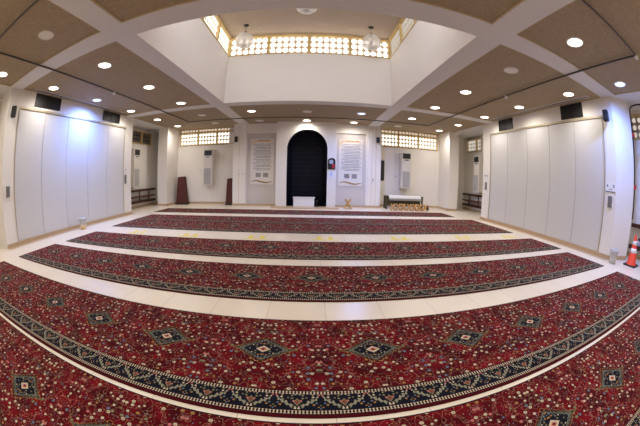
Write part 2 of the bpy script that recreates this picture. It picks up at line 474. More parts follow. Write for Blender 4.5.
# ceiling: brown coffers, pale beams between them, gold moulding
cofX = ((XL, BX[0][0]), (BX[0][1], BX[1][0]), (BX[1][1], XR)); cofY = ((YB, BY[0][0]), (BY[0][1], BY[1][0]), (BY[1][1], YF))
mb = MB(); tb = MB()
for i, (a, b) in enumerate(cofX):
    for j, (c, d) in enumerate(cofY):
        if i == 1 and j == 1: continue
        mb.box(a-.01, b+.01, c-.01, d+.01, ZC, ZC+.1)
        t = .028
        for q in ((a, b, c, c+t), (a, b, d-t, d), (a, a+t, c+t, d-t), (b-t, b, c+t, d-t)): tb.box(*q, ZC-.02, ZC)
struct(mb.obj('ceiling', M_coffer)); struct(tb.obj('trim_3', M_gold))
mb = MB()
for a, b in BX: mb.box(a, b, YB, YF, ZB, ZC+.1)
for c, d in BY:
    for a, b in cofX: mb.box(a, b, c, d, ZB, ZC+.1)
mb.box(AL-.2, XL, YB, YF+.2, ZC-.01, ZC+.1); mb.box(XR, AR+.2, YB, YF+.2, ZC-.01, ZC+.1)
struct(mb.obj('ceiling_beam', M_beam))

# light well
SX0, SX1, SY0, SY1 = BX[0][1], BX[1][0], BY[0][1], BY[1][0]
WZ0, WZ1 = 5.64, 6.42
mb = MB(); T = .15
for z0, z1 in ((ZC+.1, WZ0), (WZ1, ZT)):
    mb.box(SX0-T, SX0, SY0-T, SY1+T, z0, z1); mb.box(SX1, SX1+T, SY0-T, SY1+T, z0, z1)
    mb.box(SX0, SX1, SY0-T, SY0, z0, z1); mb.box(SX0, SX1, SY1, SY1+T, z0, z1)
struct(mb.obj('wall_skylight', M_well))
mb = MB()
mb.box(SX0-.001, SX0+.012, SY0, SY1, ZB-.001, ZC+.12); mb.box(SX1-.012, SX1+.001, SY0, SY1, ZB-.001, ZC+.12)
mb.box(SX0, SX1, SY1-.012, SY1+.001, ZB-.001, ZC+.12); mb.box(SX0, SX1, SY0-.001, SY0+.012, ZB-.001, ZC+.12)
struct(mb.obj('trim_4', M_well))
struct(MB().box(SX0-T, SX1+T, SY0-T, SY1+T, ZT, ZT+.1).obj('ceiling_skylight', M_domeceil))
mb = MB()
for z0, z1 in ((WZ1, ZT),):
    mb.box(SX0, SX1, SY1-.03, SY1, z0, z1); mb.box(SX0, SX0+.03, SY0, SY1-.03, z0, z1); mb.box(SX1-.03, SX1, SY0, SY1-.03, z0, z1)
struct(mb.obj('trim_5', M_gold))

# ------------------------------------------------------------ glass-block windows
wn = [0]
def block_window(org, ux, width, height, cols, rows, glow, label, nrm, grid=None, fill=.40, square=False, fw=.045):
    """org: lower corner on the wall face, ux: unit vector along the wall, nrm: unit vector into the room"""
    wn[0] += 1
    root = thing('window_%d' % wn[0], label, 'window', org); root['kind'] = 'structure'
    ux, nz_ = Vector(ux), Vector(nrm); uz = Vector((0, 0, 1))
    def put(b, a0, a1, z0, z1, d0, d1, mi=0):
        P = [ux*a + uz*z + nz_*d for a in (a0, a1) for z in (z0, z1) for d in (d0, d1)]
        vs = [b.bm.verts.new(p) for p in P]
        for f in [(0,1,3,2),(4,6,7,5),(0,4,5,1),(2,3,7,6),(0,2,6,4),(1,5,7,3)]:
            b.bm.faces.new([vs[i] for i in f]).material_index = mi
    f = MB()
    put(f, 0, width, 0, fw, -.1, .02); put(f, 0, width, height-fw, height, -.1, .02)
    put(f, 0, fw*.8, fw, height-fw, -.1, .02); put(f, width-fw*.8, width, fw, height-fw, -.1, .02)
    f.obj('window_frame', M_windframe, root)
    g = MB(); put(g, fw*.8, width-fw*.8, fw, height-fw, -.09, -.06)
    g.obj('block_grid', grid or M_blockgrid, root)
    b = MB(); iw, ih = (width-2*fw*.8)/cols, (height-2*fw)/rows
    for i in range(cols):
        for j in range(rows):
            ca, cz = fw*.8 + iw*(i+.5), fw + ih*(j+.5)
            ra, rz = iw*fill, ih*fill
            n = 12
            c = b.bm.verts.new(ux*ca + uz*cz + nz_*-.035)
            def P(k, s, d):
                t = 2*PI*(k+.5)/n; e = .72 if square else .9
                x, y = math.cos(t), math.sin(t)
                x = math.copysign(abs(x)**e, x); y = math.copysign(abs(y)**e, y)
                return ux*(ca + ra*s*x) + uz*(cz + rz*s*y) + nz_*d
            r1 = [b.bm.verts.new(P(k, .7, -.04)) for k in range(n)]; r2 = [b.bm.verts.new(P(k, 1, -.058)) for k in range(n)]
            for k in range(n):
                k2 = (k+1) % n
                b.bm.faces.new((c, r1[k], r1[k2])); b.bm.faces.new((r1[k], r2[k], r2[k2], r1[k2]))
    b.obj('glass_blocks', glow, root)
    return root
ORD = ['leftmost', 'second from the left', 'third from the left', 'rightmost']
pw = (SX1-SX0)/4
for i in range(4):
    block_window((SX0+pw*i, SY1, WZ0), (1, 0, 0), pw, WZ1-WZ0, 6, 3, M_winSky, 'bright glass-block window high on the light well far wall, '+ORD[i]+' of four', (0, -1, 0))
for i in range(4):  # unseen windows added on the near side to throw light into the hall
    block_window((SX1-pw*i, SY0, WZ0), (-1, 0, 0), pw, WZ1-WZ0, 6, 3, M_winAdded, 'added unseen glowing window on the camera side of the light well, '+ORD[3-i]+' of four', (0, 1, 0))
pd = (SY1-SY0)/4
NF = ['farthest from the camera', 'second from the far corner', 'third from the far corner', 'nearest the camera']
for i in range(4):
    block_window((SX0, SY1-pd*(i+1), WZ0), (0, 1, 0), pd, WZ1-WZ0, 6, 3, M_winLeft, 'bright window high on the left side of the light well, '+NF[i], (1, 0, 0), fill=.47, square=True)
    block_window((SX1, SY1-pd*(i+1), WZ0), (0, 1, 0), pd, WZ1-WZ0, 6, 3, M_winDim, 'dim grey window high on the right side of the light well, '+NF[i], (-1, 0, 0), fill=.47, square=True)
for side, x0, x1 in (('left', -7.03, -3.75), ('right', 3.24, 6.56)):
    ws = (x1-x0)/3 if side == 'right' else 1.08
    for i in range(3):
        a = x0 + ws*i; w_ = ws if a+ws < x1+.2 else x1-a
        pos = ('left', 'middle', 'right')[i]
        block_window((a, YF, 3.02), (1, 0, 0), w_, .68, 6, 3, M_winFar, 'bright glass-block window on the far wall %s of the niche, %s of its three' % (side, pos), (0, -1, 0))
        block_window((a, YF, 3.70), (1, 0, 0), w_, .20, 6, 1, M_winFarTop, 'narrow top strip of glass blocks above the %s far window %s of the niche' % (pos, side), (0, -1, 0), fw=.02)
struct(MB().box(-8.5, -3.6, YF+.13, YF+.2, 2.9, 4).box(3, 8.5, YF+.13, YF+.2, 2.9, 4).obj('wall_behind_windows', M_wall))
block_window((AL, 11.05, 3.1), (0, 1, 0), .86, .62, 4, 3, M_winDark, 'dark glass-block window in the left alcove, nearer one', (1, 0, 0), grid=M_louvre, square=True)
block_window((AL, 11.95, 3.1), (0, 1, 0), .9, .62, 4, 3, M_winDark, 'dark glass-block window in the left alcove beside the column', (1, 0, 0), grid=M_louvre, square=True)
block_window((AR, 12.0, 3.1), (0, 1, 0), .5, .66, 2, 3, M_winDim, 'pale glass-block window in the right alcove half hidden by the pier', (-1, 0, 0), square=True, fill=.45)
block_window((AR, 12.5, 3.1), (0, 1, 0), .95, .66, 3, 3, M_winDim, 'pale glass-block window in the right alcove beside the column', (-1, 0, 0), square=True, fill=.48)
block_window((AR, 1.2, 3.08), (0, 1, 0), 2.0, .70, 9, 3, M_winDim, 'glass-block window at the right edge above the traffic cone', (-1, 0, 0), grid=M_coffer, fill=.36)
struct(MB().box(AL-.2, AL-.13, 11, 13, 3, 3.9).box(AR+.13, AR+.2, 1.1, 13.6, 3, 3.9).obj('wall_behind_side_windows', M_wall))

# ------------------------------------------------------------ folding partitions
def partition(n, x, y0, y1, sgn, label):
    root = thing('door_%d' % n, label, 'folding partition', (x, y0, 0)); root['kind'] = 'structure'
    L = y1-y0; w_ = L/5
    for k in range(5):
        b = MB(); a = k*w_
        b.box(-.03*sgn if sgn > 0 else 0, 0 if sgn > 0 else .03, a+.006, a+w_-.006, h, PH-.03, bev=.006)
        b.obj('partition_panel', M_panel, root)
    b = MB()
    x0, x1 = (-.055, -.03) if sgn > 0 else (.03, .055)
    b.box(x0, x1, 0, L, h, PH)
    b.obj('seam', M_seam, root)
    b = MB(); x0, x1 = (-.06, .03) if sgn > 0 else (-.03, .06)
    b.box(x0, x1, -.02, L+.02, PH-.03, PH+.03); b.obj('track', M_track, root)
    for yy in (-.02, L-.01):
        b = MB(); b.box(x0, x1 - (.01 if sgn > 0 else 0), yy, yy+.018, h, PH-.03); b.obj('jamb', M_track, root)
partition(1, XL, PL0, PL1, 1, 'white five-panel folding partition along the left wall')
partition(2, XR, PR0, PR1, -1, 'white five-panel folding partition along the right wall')

# ------------------------------------------------------------ rugs
rows = [(-.185, 1.52, 'floral red prayer rug nearest the camera, cut off by the bottom of the picture', -7.2, 7.3),
        (1.163, -.38, 'large red prayer rug with navy border and medallions, second from the camera', -6.16, 6.02),
        (2.915, -.89, 'red prayer rug running the hall, third from the camera', -6.08, 6.08),
        (4.58, -3.52, 'red prayer rug fourth from the camera, ending beside the white lined tub', -6.0, 6.22),
        (6.77, -3.1, 'red prayer rug just beyond the yellow floor stickers', -6.08, 6.2),
        (8.105, -2.7, 'red prayer rug laid edge to edge behind the fifth one', -6.12, 6.2),
        (10.14, -3.3, 'farthest red prayer rug, in front of the dark arched niche', -6.5, 5.8)]
for y0, off, lab, xa, xb in rows:
    b = MB(); b.box(xa, xb, 0, 1.3, 0, .012, bev=.003)
    o = b.obj('prayer_rug', M_rug, loc=(0, y0, .0005)); tag(o, lab, 'rug', 'red floral prayer rugs in rows across the hall')
    o['offset_x'] = off

# floor stickers
spots = [(-4.54, 6.23), (-2.91, 6.2), (-1.24, 6.24), (.33, 6.28), (2.11, 6.32), (3.92, 6.33), (5.55, 6.29)]
SL = ['leftmost yellow floor sticker, nearest the left partition', 'second yellow floor sticker from the left', 'third yellow floor sticker from the left',
      'middle yellow floor sticker of the seven', 'third yellow floor sticker from the right', 'second yellow floor sticker from the right', 'rightmost yellow floor sticker, nearest the right partition']
def footprint(b, cx, cy_, s=1):
    sole = [(cx + .065*math.cos(t), cy_ + .075 + .08*math.sin(t)) for t in [2*PI*k/12 for k in range(12)]]
    heel = [(cx + .05*math.cos(t), cy_ - .065 + .045*math.sin(t)) for t in [2*PI*k/10 for k in range(10)]]
    b.prism(sole, 2, 0, .003); b.prism(heel, 2, 0, .003)
b = MB()
for sx in (-.13, .13): footprint(b, sx, 0)
b.prism([(.3*math.cos(2*PI*k/24), .03*math.sin(2*PI*k/24)-.16) for k in range(24)], 2, 0, .0025)
st = b.obj('floor_sticker', M_yellow, loc=(spots[0][0], spots[0][1], .001))
tag(st, SL[0], 'sticker', 'yellow floor stickers between the rugs')
for (x, y), l in zip(spots[1:], SL[1:]):
    c = st.copy(); C.objects.link(c); c.location = (x, y, .001); c['label'] = l

# ------------------------------------------------------------ downlights
def lamp_proto(kind):
    root = thing('downlight', 'x', 'ceiling light', (0, 0, ZC), group='round ceiling downlights')
    b = MB(); b.lathe([(.15, -.002), (.15, -.016), (.168, -.02), (.178, -.012), (.18, -.0)], n=28); b.obj('trim_ring', M_white if kind != 'off' else M_lampOff, root)
    b = MB(); b.lathe([(0, -.014), (.08, -.014), (.151, -.008)], n=28)
    b.obj('diffuser', {'warm': M_lampW, 'cool': M_lampB, 'off': M_lampOff}[kind], root)
    return root
lamps = [  # x, y, kind, label
    (-6.62, 2.38, 'warm', 'lit downlight at the left edge of the picture'),
    (-4.38, 2.31, 'off', 'round unlit ceiling disc in the near left coffer'),
    (-6.66, 4.38, 'warm', 'lit downlight above the near end of the left partition'),
    (-4.46, 4.33, 'warm', 'lit downlight near the left corner of the light well'),
    (-4.46, 6.38, 'warm', 'lit downlight left of the light well, second from the camera'),
    (-6.62, 6.37, 'cool', 'bluish lit downlight above the middle of the left partition'),
    (-6.64, 8.44, 'warm', 'lit downlight above the far end of the left partition'),
    (-4.42, 8.45, 'warm', 'lit downlight beside the far left corner of the light well'),
    (-6.62, 10.47, 'warm', 'lit downlight over the left alcove opening'),
    (-6.57, 12.4, 'warm', 'lit downlight in front of the left column'),
    (-4.47, 10.56, 'off', 'unlit ceiling disc in the far left coffer, nearer the camera'),
    (-4.55, 12.45, 'off', 'unlit ceiling disc in front of the far left window'),
    (-2.34, 10.4, 'warm', 'lit downlight left of the niche, beyond the light well'),
    (-2.38, 12.35, 'off', 'unlit ceiling disc in front of the left text poster'),
    (-.21, 10.6, 'off', 'unlit ceiling disc in line with the niche'),
    (-.26, 12.35, 'warm', 'lit downlight right above the arched niche'),
    (1.85, 10.57, 'cool', 'bluish bright downlight right of the niche, beyond the light well'),
    (1.84, 12.45, 'warm', 'lit downlight in front of the right text poster'),
    (3.96, 10.65, 'warm', 'lit downlight in the far right coffer, nearer the camera'),
    (3.95, 12.55, 'off', 'unlit ceiling disc in front of the far right window'),
    (6.1, 12.5, 'warm', 'lit downlight in front of the right column'),
    (6.16, 10.67, 'warm', 'lit downlight over the right alcove opening'),
    (6.18, 8.59, 'warm', 'lit downlight above the far end of the right partition'),
    (4.04, 8.55, 'warm', 'lit downlight beside the far right corner of the light well'),
    (6.19, 6.53, 'warm', 'lit downlight above the middle of the right partition'),
    (4.05, 6.47, 'warm', 'lit downlight right of the light well, second from the camera'),
    (6.2, 4.32, 'warm', 'lit downlight above the near end of the right partition'),
    (4.06, 4.39, 'off', 'round unlit ceiling disc near the right corner of the light well'),
    (4.07, 2.39, 'warm', 'large lit downlight in the near right coffer'),
    (6.29, 2.52, 'cool', 'bluish lit downlight near the right edge above the loudspeaker'),
]
unseen = [(x, y, 'warm', 'added unseen lit downlight behind the camera') for x in (-6.6, -4.4, -2.1, 0.0, 2.0, 4.05, 6.2) for y in (.3, -1.8)]  # grid rows continued out of view, added for their light
protos = {}
LD = {}
for kind, col in (('warm', (1, .95, .90)), ('cool', (.2, .34, 1))):
    ld = bpy.data.lights.new('downlight_'+kind, 'SPOT'); ld.energy = LAMP*PI*(6.0 if kind == 'cool' else 1); ld.color = col
    ld.spot_size = math.radians(176); ld.spot_blend = .9; ld.shadow_soft_size = .1; LD[kind] = ld
for x, y, kind, lab in lamps + unseen:
    if kind not in protos: protos[kind] = lamp_proto(kind); r = protos[kind]
    else: r = copy_tree(protos[kind])
    r.location = (x, y, ZC); r['label'] = lab
    if lab.endswith('behind the camera'): r['group'] = 'added downlights behind the camera'
for x, y, kind, lab in lamps + unseen:
    if kind == 'off': continue
    lo = bpy.data.objects.new('downlight_beam', LD[kind]); C.objects.link(lo); lo.location = (x, y, ZC-.06)

# ------------------------------------------------------------ pendant globes
def globe(x, y, z, label):
    root = thing('globe_pendant', label, 'pendant lamp', (x, y, z), group='clear glass globe pendants in the light well')
    r = .30
    prof = [(r*math.sin(t), r*math.cos(t)) for t in [PI*(.07 + .93*k/20) for k in range(21)]]
    prof[-1] = (0, -r)
    MB().lathe(prof, n=32).obj('glass_globe', M_glass, root)
    MB().lathe([(0, r+.05), (.03, r+.05), (.09, r+.0), (.1, r-.03), (.095, r-.045), (0, r-.045)], n=20).obj('cap', M_dark, root)
    MB().lathe([(0, -.2), (.07, -.2), (.08, -.21), (.07, -.225), (0, -.225)], n=20).obj('lower_ring', M_dark, root)
    MB().lathe([(0, .1), (.03, .1), (.045, .04), (.06, -.02), (.045, -.07), (0, -.09)], n=16).obj('bulb', M_tub, root)
    MB().tube([(0, 0, -.19), (0, 0, ZT-z-.02)], .009).obj('stem', M_dark, root)
    MB().lathe([(0, ZT-z), (.09, ZT-z), (.085, ZT-z-.03), (.03, ZT-z-.05), (0, ZT-z-.05)], n=20).obj('ceiling_rose', M_black, root)
globe(-2.27, 8.15, 5.86, 'clear glass globe pendant at the far left of the light well')
globe(1.80, 8.19, 5.86, 'clear glass globe pendant at the far right of the light well')
globe(-.24, 6.1, 5.84, 'clear glass globe pendant cut off by the top edge of the picture')

# ------------------------------------------------------------ black cable rail under the ceiling
rx0, rx1, ry0, ry1 = -5.5, 5.05, 1.42, 11.5
root = thing('ceiling_rail', 'thin black cable rail forming a large rectangle under the ceiling', 'rail', (rx0, ry0, ZC-.05))
for q in ((rx0, rx1, ry0, ry0), (rx0, rx1, ry1, ry1), (rx0, rx0, ry0, ry1), (rx1, rx1, ry0, ry1)):
    b = MB(); t = .013
    b.box(q[0]-rx0-t, q[1]-rx0+t, q[2]-ry0-t, q[3]-ry0+t, -.015, .015); b.obj('rail_section', M_rail, root)
for x, y in ((rx0, ry0), (rx1, ry0), (rx0, 6.0), (rx1, 5.85)):
    b = MB(); b.lathe([(0, -.05), (.035, -.05), (.045, -.02), (.045, .02), (0, .02)], c=(x-rx0, y-ry0, -.02), n=14); b.obj('rail_joint', M_white, root)

# slot diffusers
for x, y0, y1, lab in ((-7.12, 3.95, 8.5, 'long slot air diffuser in the ceiling above the left partition'), (6.66, 3.9, 8.6, 'long slot air diffuser in the ceiling above the right partition')):
    root = thing('slot_diffuser', lab, 'air diffuser', (x, y0, ZC))
    MB().box(-.075, .075, 0, y1-y0, -.012, 0).obj('diffuser_frame', M_beam, root)
    MB().box(-.034, .034, .02, y1-y0-.02, -.016, -.012).obj('slot', M_rail, root)

# vents above the partitions
def vent(x, y0, y1, z0, z1, sgn, lab):
    root = thing('wall_vent', lab, 'air vent', (x, y0, z0), group='dark louvred vents above the partitions')
    L, H_ = y1-y0, z1-z0; s = sgn
    def bx(b, d0, d1, a, c, e, f): b.box(min(d0*s, d1*s), max(d0*s, d1*s), a, c, e, f)
    b = MB(); bx(b, 0, .01, 0, L, 0, H_); b.obj('backing', M_black, root)
    b = MB()
    for a, c, e, f in ((0, L, 0, .02), (0, L, H_-.02, H_), (0, .02, .02, H_-.02), (L-.02, L, .02, H_-.02), (L/2-.012, L/2+.012, .02, H_-.02)): bx(b, .01, .03, a, c, e, f)
    b.obj('vent_frame', M_dark, root)
    b = MB(); z = .04
    while z < H_-.04: bx(b, .01, .022, .02, L-.02, z, z+.012); z += .034
    b.obj('louvres', M_louvre, root)
vent(XL, 4.12, 5.22, 3.5, 3.86, 1, 'dark vent above the near end of the left partition')
vent(XL, 7.45, 8.5, 3.5, 3.86, 1, 'dark vent above the far end of the left partition')
vent(XR, 4.32, 5.22, 3.46, 3.86, -1, 'dark vent above the near end of the right partition')
vent(XR, 7.7, 8.56, 3.46, 3.86, -1, 'dark vent above the far end of the right partition')

# ------------------------------------------------------------ loudspeakers
def speaker(x, y, z, rz, lab, s=1.0):
    root = thing('loudspeaker', lab, 'loudspeaker', (x, y, z), rz, 'small black wall loudspeakers')
    b = MB(); b.box(-.085*s, .085*s, .06, .22*s+.02, -.14*s, .14*s, bev=.03*s); b.obj('cabinet', M_black, root)
    b = MB(); b.box(-.07*s, .07*s, .22*s+.02, .228*s+.02, -.12*s, .12*s, bev=.003); b.obj('grille', M_dark, root)
    b = MB(); b.box(-.02, .02, 0, .07, -.03, .03); b.obj('bracket', M_black, root)
speaker(XL, 3.36, 3.24, -PI/2-.5, 'black loudspeaker on the near left pier', 1.0)
speaker(XR-.02, 3.42, 3.36, PI/2+.25, 'black loudspeaker on the near right pier', 1.0)
speaker(-3.62, 12.98, 3.13, PI+.3, 'black loudspeaker on the far pier left of the niche', .95)
speaker(3.1, 12.98, 3.2, PI-.3, 'black loudspeaker on the far pier right of the niche', .95)

# ------------------------------------------------------------ air conditioners (tall floor-type units on the walls)
def aircon(x, y, z, rz, lab, hh=1.78):
    root = thing('air_conditioner', lab, 'air conditioner', (x, y, z), rz, 'tall air conditioners in the corners')
    W, D = .50, .46   # local: faces +Y, back at 0
    b = MB(); b.box(-W/2, W/2, .01, D, 0, hh, bev=.02); b.obj('body', M_acbody, root)
    b = MB(); b.box(-W/2+.05, W/2-.05, D, D+.012, hh-.31, hh-.05)
    for k in range(6): b.box(-W/2+.06, W/2-.06, D+.012, D+.022, hh-.29+k*.04, hh-.275+k*.04)
    b.obj('air_outlet', M_acdark, root)
    b = MB(); b.box(-.1, .1, D, D+.01, hh-.4, hh-.36); b.obj('display', M_black, root)
    b = MB(); b.box(-W/2+.08, W/2-.06, D, D+.012, .06, .84)
    for k in range(24): b.box(-W/2+.09, W/2-.07, D+.012, D+.018, .08+k*.031, .093+k*.031)
    b.obj('intake_grille', M_acgrille, root)
aircon(-5.15, YF, .96, PI, 'tall white air conditioner on the far wall left of the niche')
aircon(4.63, YF, .96, PI, 'tall white air conditioner on the far wall right of the niche')
aircon(AL, 10.95, 1.0, -PI/2, 'grey tall air conditioner in the left alcove')
aircon(AR, 11.8, 1.0, PI/2, 'grey tall air conditioner in the right alcove')

# ------------------------------------------------------------ wooden wall rails in the alcoves
def rails(x, y0, y1, sgn, lab):
    root = thing('wall_bench', lab, 'wooden rails', (x, y0, 0), group='dark wooden rail benches in the alcoves')
    L = y1-y0
    def bx(d0, d1, a, c, e, f):
        b = MB(); b.box(min(d0*sgn, d1*sgn), max(d0*sgn, d1*sgn), a, c, e, f, bev=.008); return b
    bx(.05, .16, 0, L, .78, .88).obj('top_rail', M_wood, root)
    bx(.02, .42, 0, L-.4, .50, .56).obj('seat_board', M_wood, root)
    bx(.05, .16, 0, L, .22, .33).obj('lower_rail', M_wood, root)
    for k in range(4):
        a = L*(k+.4)/4
        bx(0, .05, a, a+.03, .2, .86).obj('bracket', M_dark, root)
rails(AL, 9.6, 13.2, 1, 'dark wooden rail bench on the left alcove wall')
rails(AR, 9.9, 13.6, -1, 'dark wooden rail bench on the right alcove wall')
rails(AR, .2, 3.1, -1, 'dark wooden rail bench behind the traffic cone')

# ------------------------------------------------------------ rolled carpets leaning at the far wall
def leaning(x, y, wb, wt, hh, lab, shift):
    root = thing('folded_carpet', lab, 'carpet', (x, y, 0))
    b = MB(); n = 6
    # folded stack: outline leaning towards the wall, tapering to the top
    pts = [(0, 0), (wb, 0), (wb*.97, .06), (shift+wt, hh-.04), (shift+wt*.9, hh), (shift, hh-.03), (0, .1)]
    for k in range(4):
        b.prism([(p[0], p[1]) for p in pts], 1, -.30 + k*.07, -.30 + k*.07 + .062)
    for v_ in b.bm.verts: v_.co.y += v_.co.z*.16
    b.obj('carpet_pile', M_roll, root)
    b = MB(); b.prism([(-.015, 0), (wb+.03, 0), (wb+.02, .09), (-.015, .07)], 1, -.33, -.02); b.obj('carpet_edge', M_rollback if hh < 1.3 else M_dark, root)
leaning(-6.95, YF-.28, .66, .36, 1.42, 'dark red folded carpet leaning on the far wall beside the left column', .03)
leaning(-4.15, YF-.28, .34, .31, 1.30, 'dark red folded carpet standing beside the left text poster pier', .03)

# ------------------------------------------------------------ text posters
def poster(x0, x1, z0, z1, y, lab, seed):
    rnd = random.Random(seed)
    root = thing('text_poster', lab, 'poster', (x0, y, z0)); W, H_ = x1-x0, z1-z0
    MB().box(0, W, -.02, 0, 0, H_).obj('sheet', M_paper, root)
    b = MB()
    for q in ((-.015, W+.015, H_, H_+.015), (-.015, W+.015, -.015, 0), (-.015, 0, 0, H_), (W, W+.015, 0, H_)): b.box(q[0], q[1], -.026, .0, q[2], q[3])
    b.obj('border', M_inset, root)
    # heading flourish
    b = MB(); up = []; lo = []
    for k in range(17):
        t = k/16; xx = .04 + t*(W-.12)
        lo.append((xx, H_ - .16 - .24*max(0, .14-t)/.14)); up.append((xx, H_ - .045 - .06*max(0, .12-t)/.12 - .05*max(0, t-.85)/.15))
    b.prism(lo + up[::-1], 1, -.026, -.02); b.obj('heading_band', M_orange, root)
    b = MB(); xx = W*.3
    while xx < W*.82:
        w_ = rnd.uniform(.03, .08); b.box(xx, xx+w_, -.029, -.026, H_-.12, H_-.085+rnd.uniform(-.01, .02)); xx += w_+rnd.uniform(.012, .03)
    b.obj('heading_text', M_redink, root)
    # body lines: joined strokes with rising letters
    b = MB(); rb = MB(); z = H_-.27; n = 0
    while z > H_*.30:
        xx = .12 + (.16 if n % 3 == 2 else rnd.uniform(0, .04)); end = W-.13
        while xx < end - .03:
            w_ = min(rnd.uniform(.03, .09), end-xx)
            b.box(xx, xx+w_, -.024, -.02, z, z+.016)
            for q in range(rnd.randint(1, 3)):
                a = xx + rnd.random()*w_*.8; b.box(a, a+.008, -.0245, -.02, z+.012, z+.03+rnd.random()*.014)
            xx += w_+rnd.uniform(.008, .02)
        if n % 3 == 0: rb.box(W-.1, W-.065, -.025, -.02, z-.004, z+.024)
        z -= .066 if n % 3 else .083; n += 1
    b.obj('text_lines', M_ink, root); rb.obj('bullets', M_redink, root)
    b = MB()
    for c0 in (W*.24, W*.56):
        for k in range(6): b.box(c0, c0+W*.22, -.024, -.02, H_*.24-k*.035, H_*.24-k*.035+.02)
    b.obj('footnote_blocks', M_ink, root)
    b = MB(); up = []; lo = []
    for k in range(25):
        t = k/24; xx = .05 + t*(W-.09); zz = .13 + .045*math.sin(t*2*PI*1.02+.2)
        th = .012 + .022*math.sin(PI*t)
        lo.append((xx, zz-th)); up.append((xx, zz+th))
    b.prism(lo + up[::-1], 1, -.026, -.02); b.obj('gold_wave', M_gold2, root)
poster(-2.90, -1.79, 1.0, 3.16, 13.12, 'tall cream wall poster of text with gold wave, left of the niche', 3)
poster(1.24, 2.37, 1.0, 3.2, 13.12, 'tall cream wall poster of text with gold wave, right of the niche', 5)

# ------------------------------------------------------------ clock, notices, switches
root = thing('digital_clock', 'black arched prayer clock with red digits right of the niche', 'clock', (.885, MY, 1.74))
pts = [(-.17, 0), (.17, 0), (.17, .38)] + [(.17*math.cos(PI*k/12), .38 + .13*math.sin(PI*k/12)) for k in range(1, 12)] + [(-.17, .38)]
b = MB(); b.prism(pts, 1, -.06, 0); b.obj('case', M_black, root)
b = MB(); b.prism([(-.02+.095*math.cos(2*PI*k/24), .33+.095*math.sin(2*PI*k/24)) for k in range(24)], 1, -.068, -.06); b.obj('dial', M_clockface, root)
b = MB()
def digit(b, x, z, s, segs):
    w_, h_ = .5*s, s; t = .12*s
    S_ = {'a': (0, w_, h_-t, h_), 'b': (w_-t, w_, h_/2, h_), 'c': (w_-t, w_, 0, h_/2), 'd': (0, w_, 0, t), 'e': (0, t, 0, h_/2), 'f': (0, t, h_/2, h_), 'g': (0, w_, h_/2-t/2, h_/2+t/2)}
    for q in segs: a, c, e, f = S_[q]; b.box(x+a, x+c, -.066, -.06, z+e, z+f)
for k, sg in enumerate(('abc', 'abged', 'afgcd')): digit(b, .02+k*.045, .15, .07, sg)
for k, sg in enumerate(('abged', 'afgcd')): digit(b, .04+k*.045, .05, .07, sg)
b.obj('red_digits', M_ledred, root)
root = thing('wall_notice', 'small white notice with blue print below the prayer clock', 'notice', (.88, MY, 1.36))
MB().box(-.11, .11, -.004, 0, 0, .3).obj('sheet', M_white, root)
b = MB()
for k in range(5): b.box(-.07, .07-.02*(k % 2), -.006, -.004, .06+k*.04, .075+k*.04)
b.obj('blue_print', M_blue, root)
def plate(n, x, y, z, rz, w_, h_, m_, lab, cat='switch', btn=None, d=.025):
    root = thing(n, lab, cat, (x, y, z), rz)
    MB().box(-w_/2, w_/2, 0, d, -h_/2, h_/2, bev=.004).obj('plate', m_, root)
    b = MB(); k = max(1, round(h_/.09))
    for i in range(k):
        zc = -h_/2 + h_*(i+.5)/k; b.box(-w_*.28, w_*.28, d, d+.006, zc-.022, zc+.022)
    b.obj('button', btn or M_grey, root)
L_, R_ = -PI/2, PI/2
plate('control_panel', XL, 3.33, 1.34, L_, .13, .26, M_grey, 'grey partition control plate on the near left pier', 'control panel', M_grey)
plate('control_panel', XL, 9.1, 1.40, L_, .13, .34, M_grey, 'grey partition control plate on the far left pier', 'control panel', M_grey)
plate('wall_switch', XL, 9.12, 1.78, L_, .09, .09, M_white, 'white switch above the grey plate on the far left pier')
plate('control_panel', XR, 3.41, 1.34, R_, .14, .27, M_grey, 'grey partition control plate on the near right pier', 'control panel', M_grey)
plate('control_panel', XR, 9.5, 1.36, R_, .12, .30, M_grey, 'grey partition control plate on the far right pier', 'control panel', M_grey)
plate('wall_switch', XR, 9.42, 1.78, R_, .08, .08, M_white, 'left white switch above the plate on the far right pier')
plate('wall_switch', XR, 9.58, 1.78, R_, .08, .08, M_white, 'right white switch above the plate on the far right pier')
plate('wall_switch', -3.42, 12.98, 1.5, PI, .09, .09, M_white, 'left white switch on the pier left of the niche')
plate('wall_switch', -3.24, 12.98, 1.5, PI, .09, .09, M_white, 'right white switch on the pier left of the niche')
plate('wall_switch', 2.86, 12.97, 1.35, PI, .13, .09, M_white, 'white switch on the pier right of the niche')
plate('wall_switch', -5.75, YF, 1.7, PI, .08, .11, M_white, 'small switch beside the air conditioner on the far left wall')
plate('wall_switch', 4.2, YF, 1.55, PI, .12, .1, M_white, 'small switch beside the air conditioner on the far right wall')
root = thing('wall_notice', 'white notice with two dark marks on the near right pier', 'notice', (XR, 3.41, 1.66), R_)
MB().box(-.19, .19, 0, .008, -.11, .11).obj('sheet', M_white, root)
b = MB(); b.box(-.13, -.09, .008, .011, .01, .08); b.box(.09, .13, .008, .011, .02, .08)
b.box(-.17, .17, .008, .011, -.1, -.075); b.box(-.06, .05, .008, .011, -.035, -.02); b.obj('print', M_grey, root)

# narrow black screen beyond the right pier
root = thing('wall_screen', 'narrow black upright screen just right of the far right pier', 'screen', (3.47, YF, 1.3), 0)
MB().box(-.11, .11, -.09, 0, 0, 1.0, bev=.01).obj('screen_case', M_black, root)
MB().box(-.09, .09, -.096, -.09, .03, .97).obj('screen_glass', M_acdark, root)

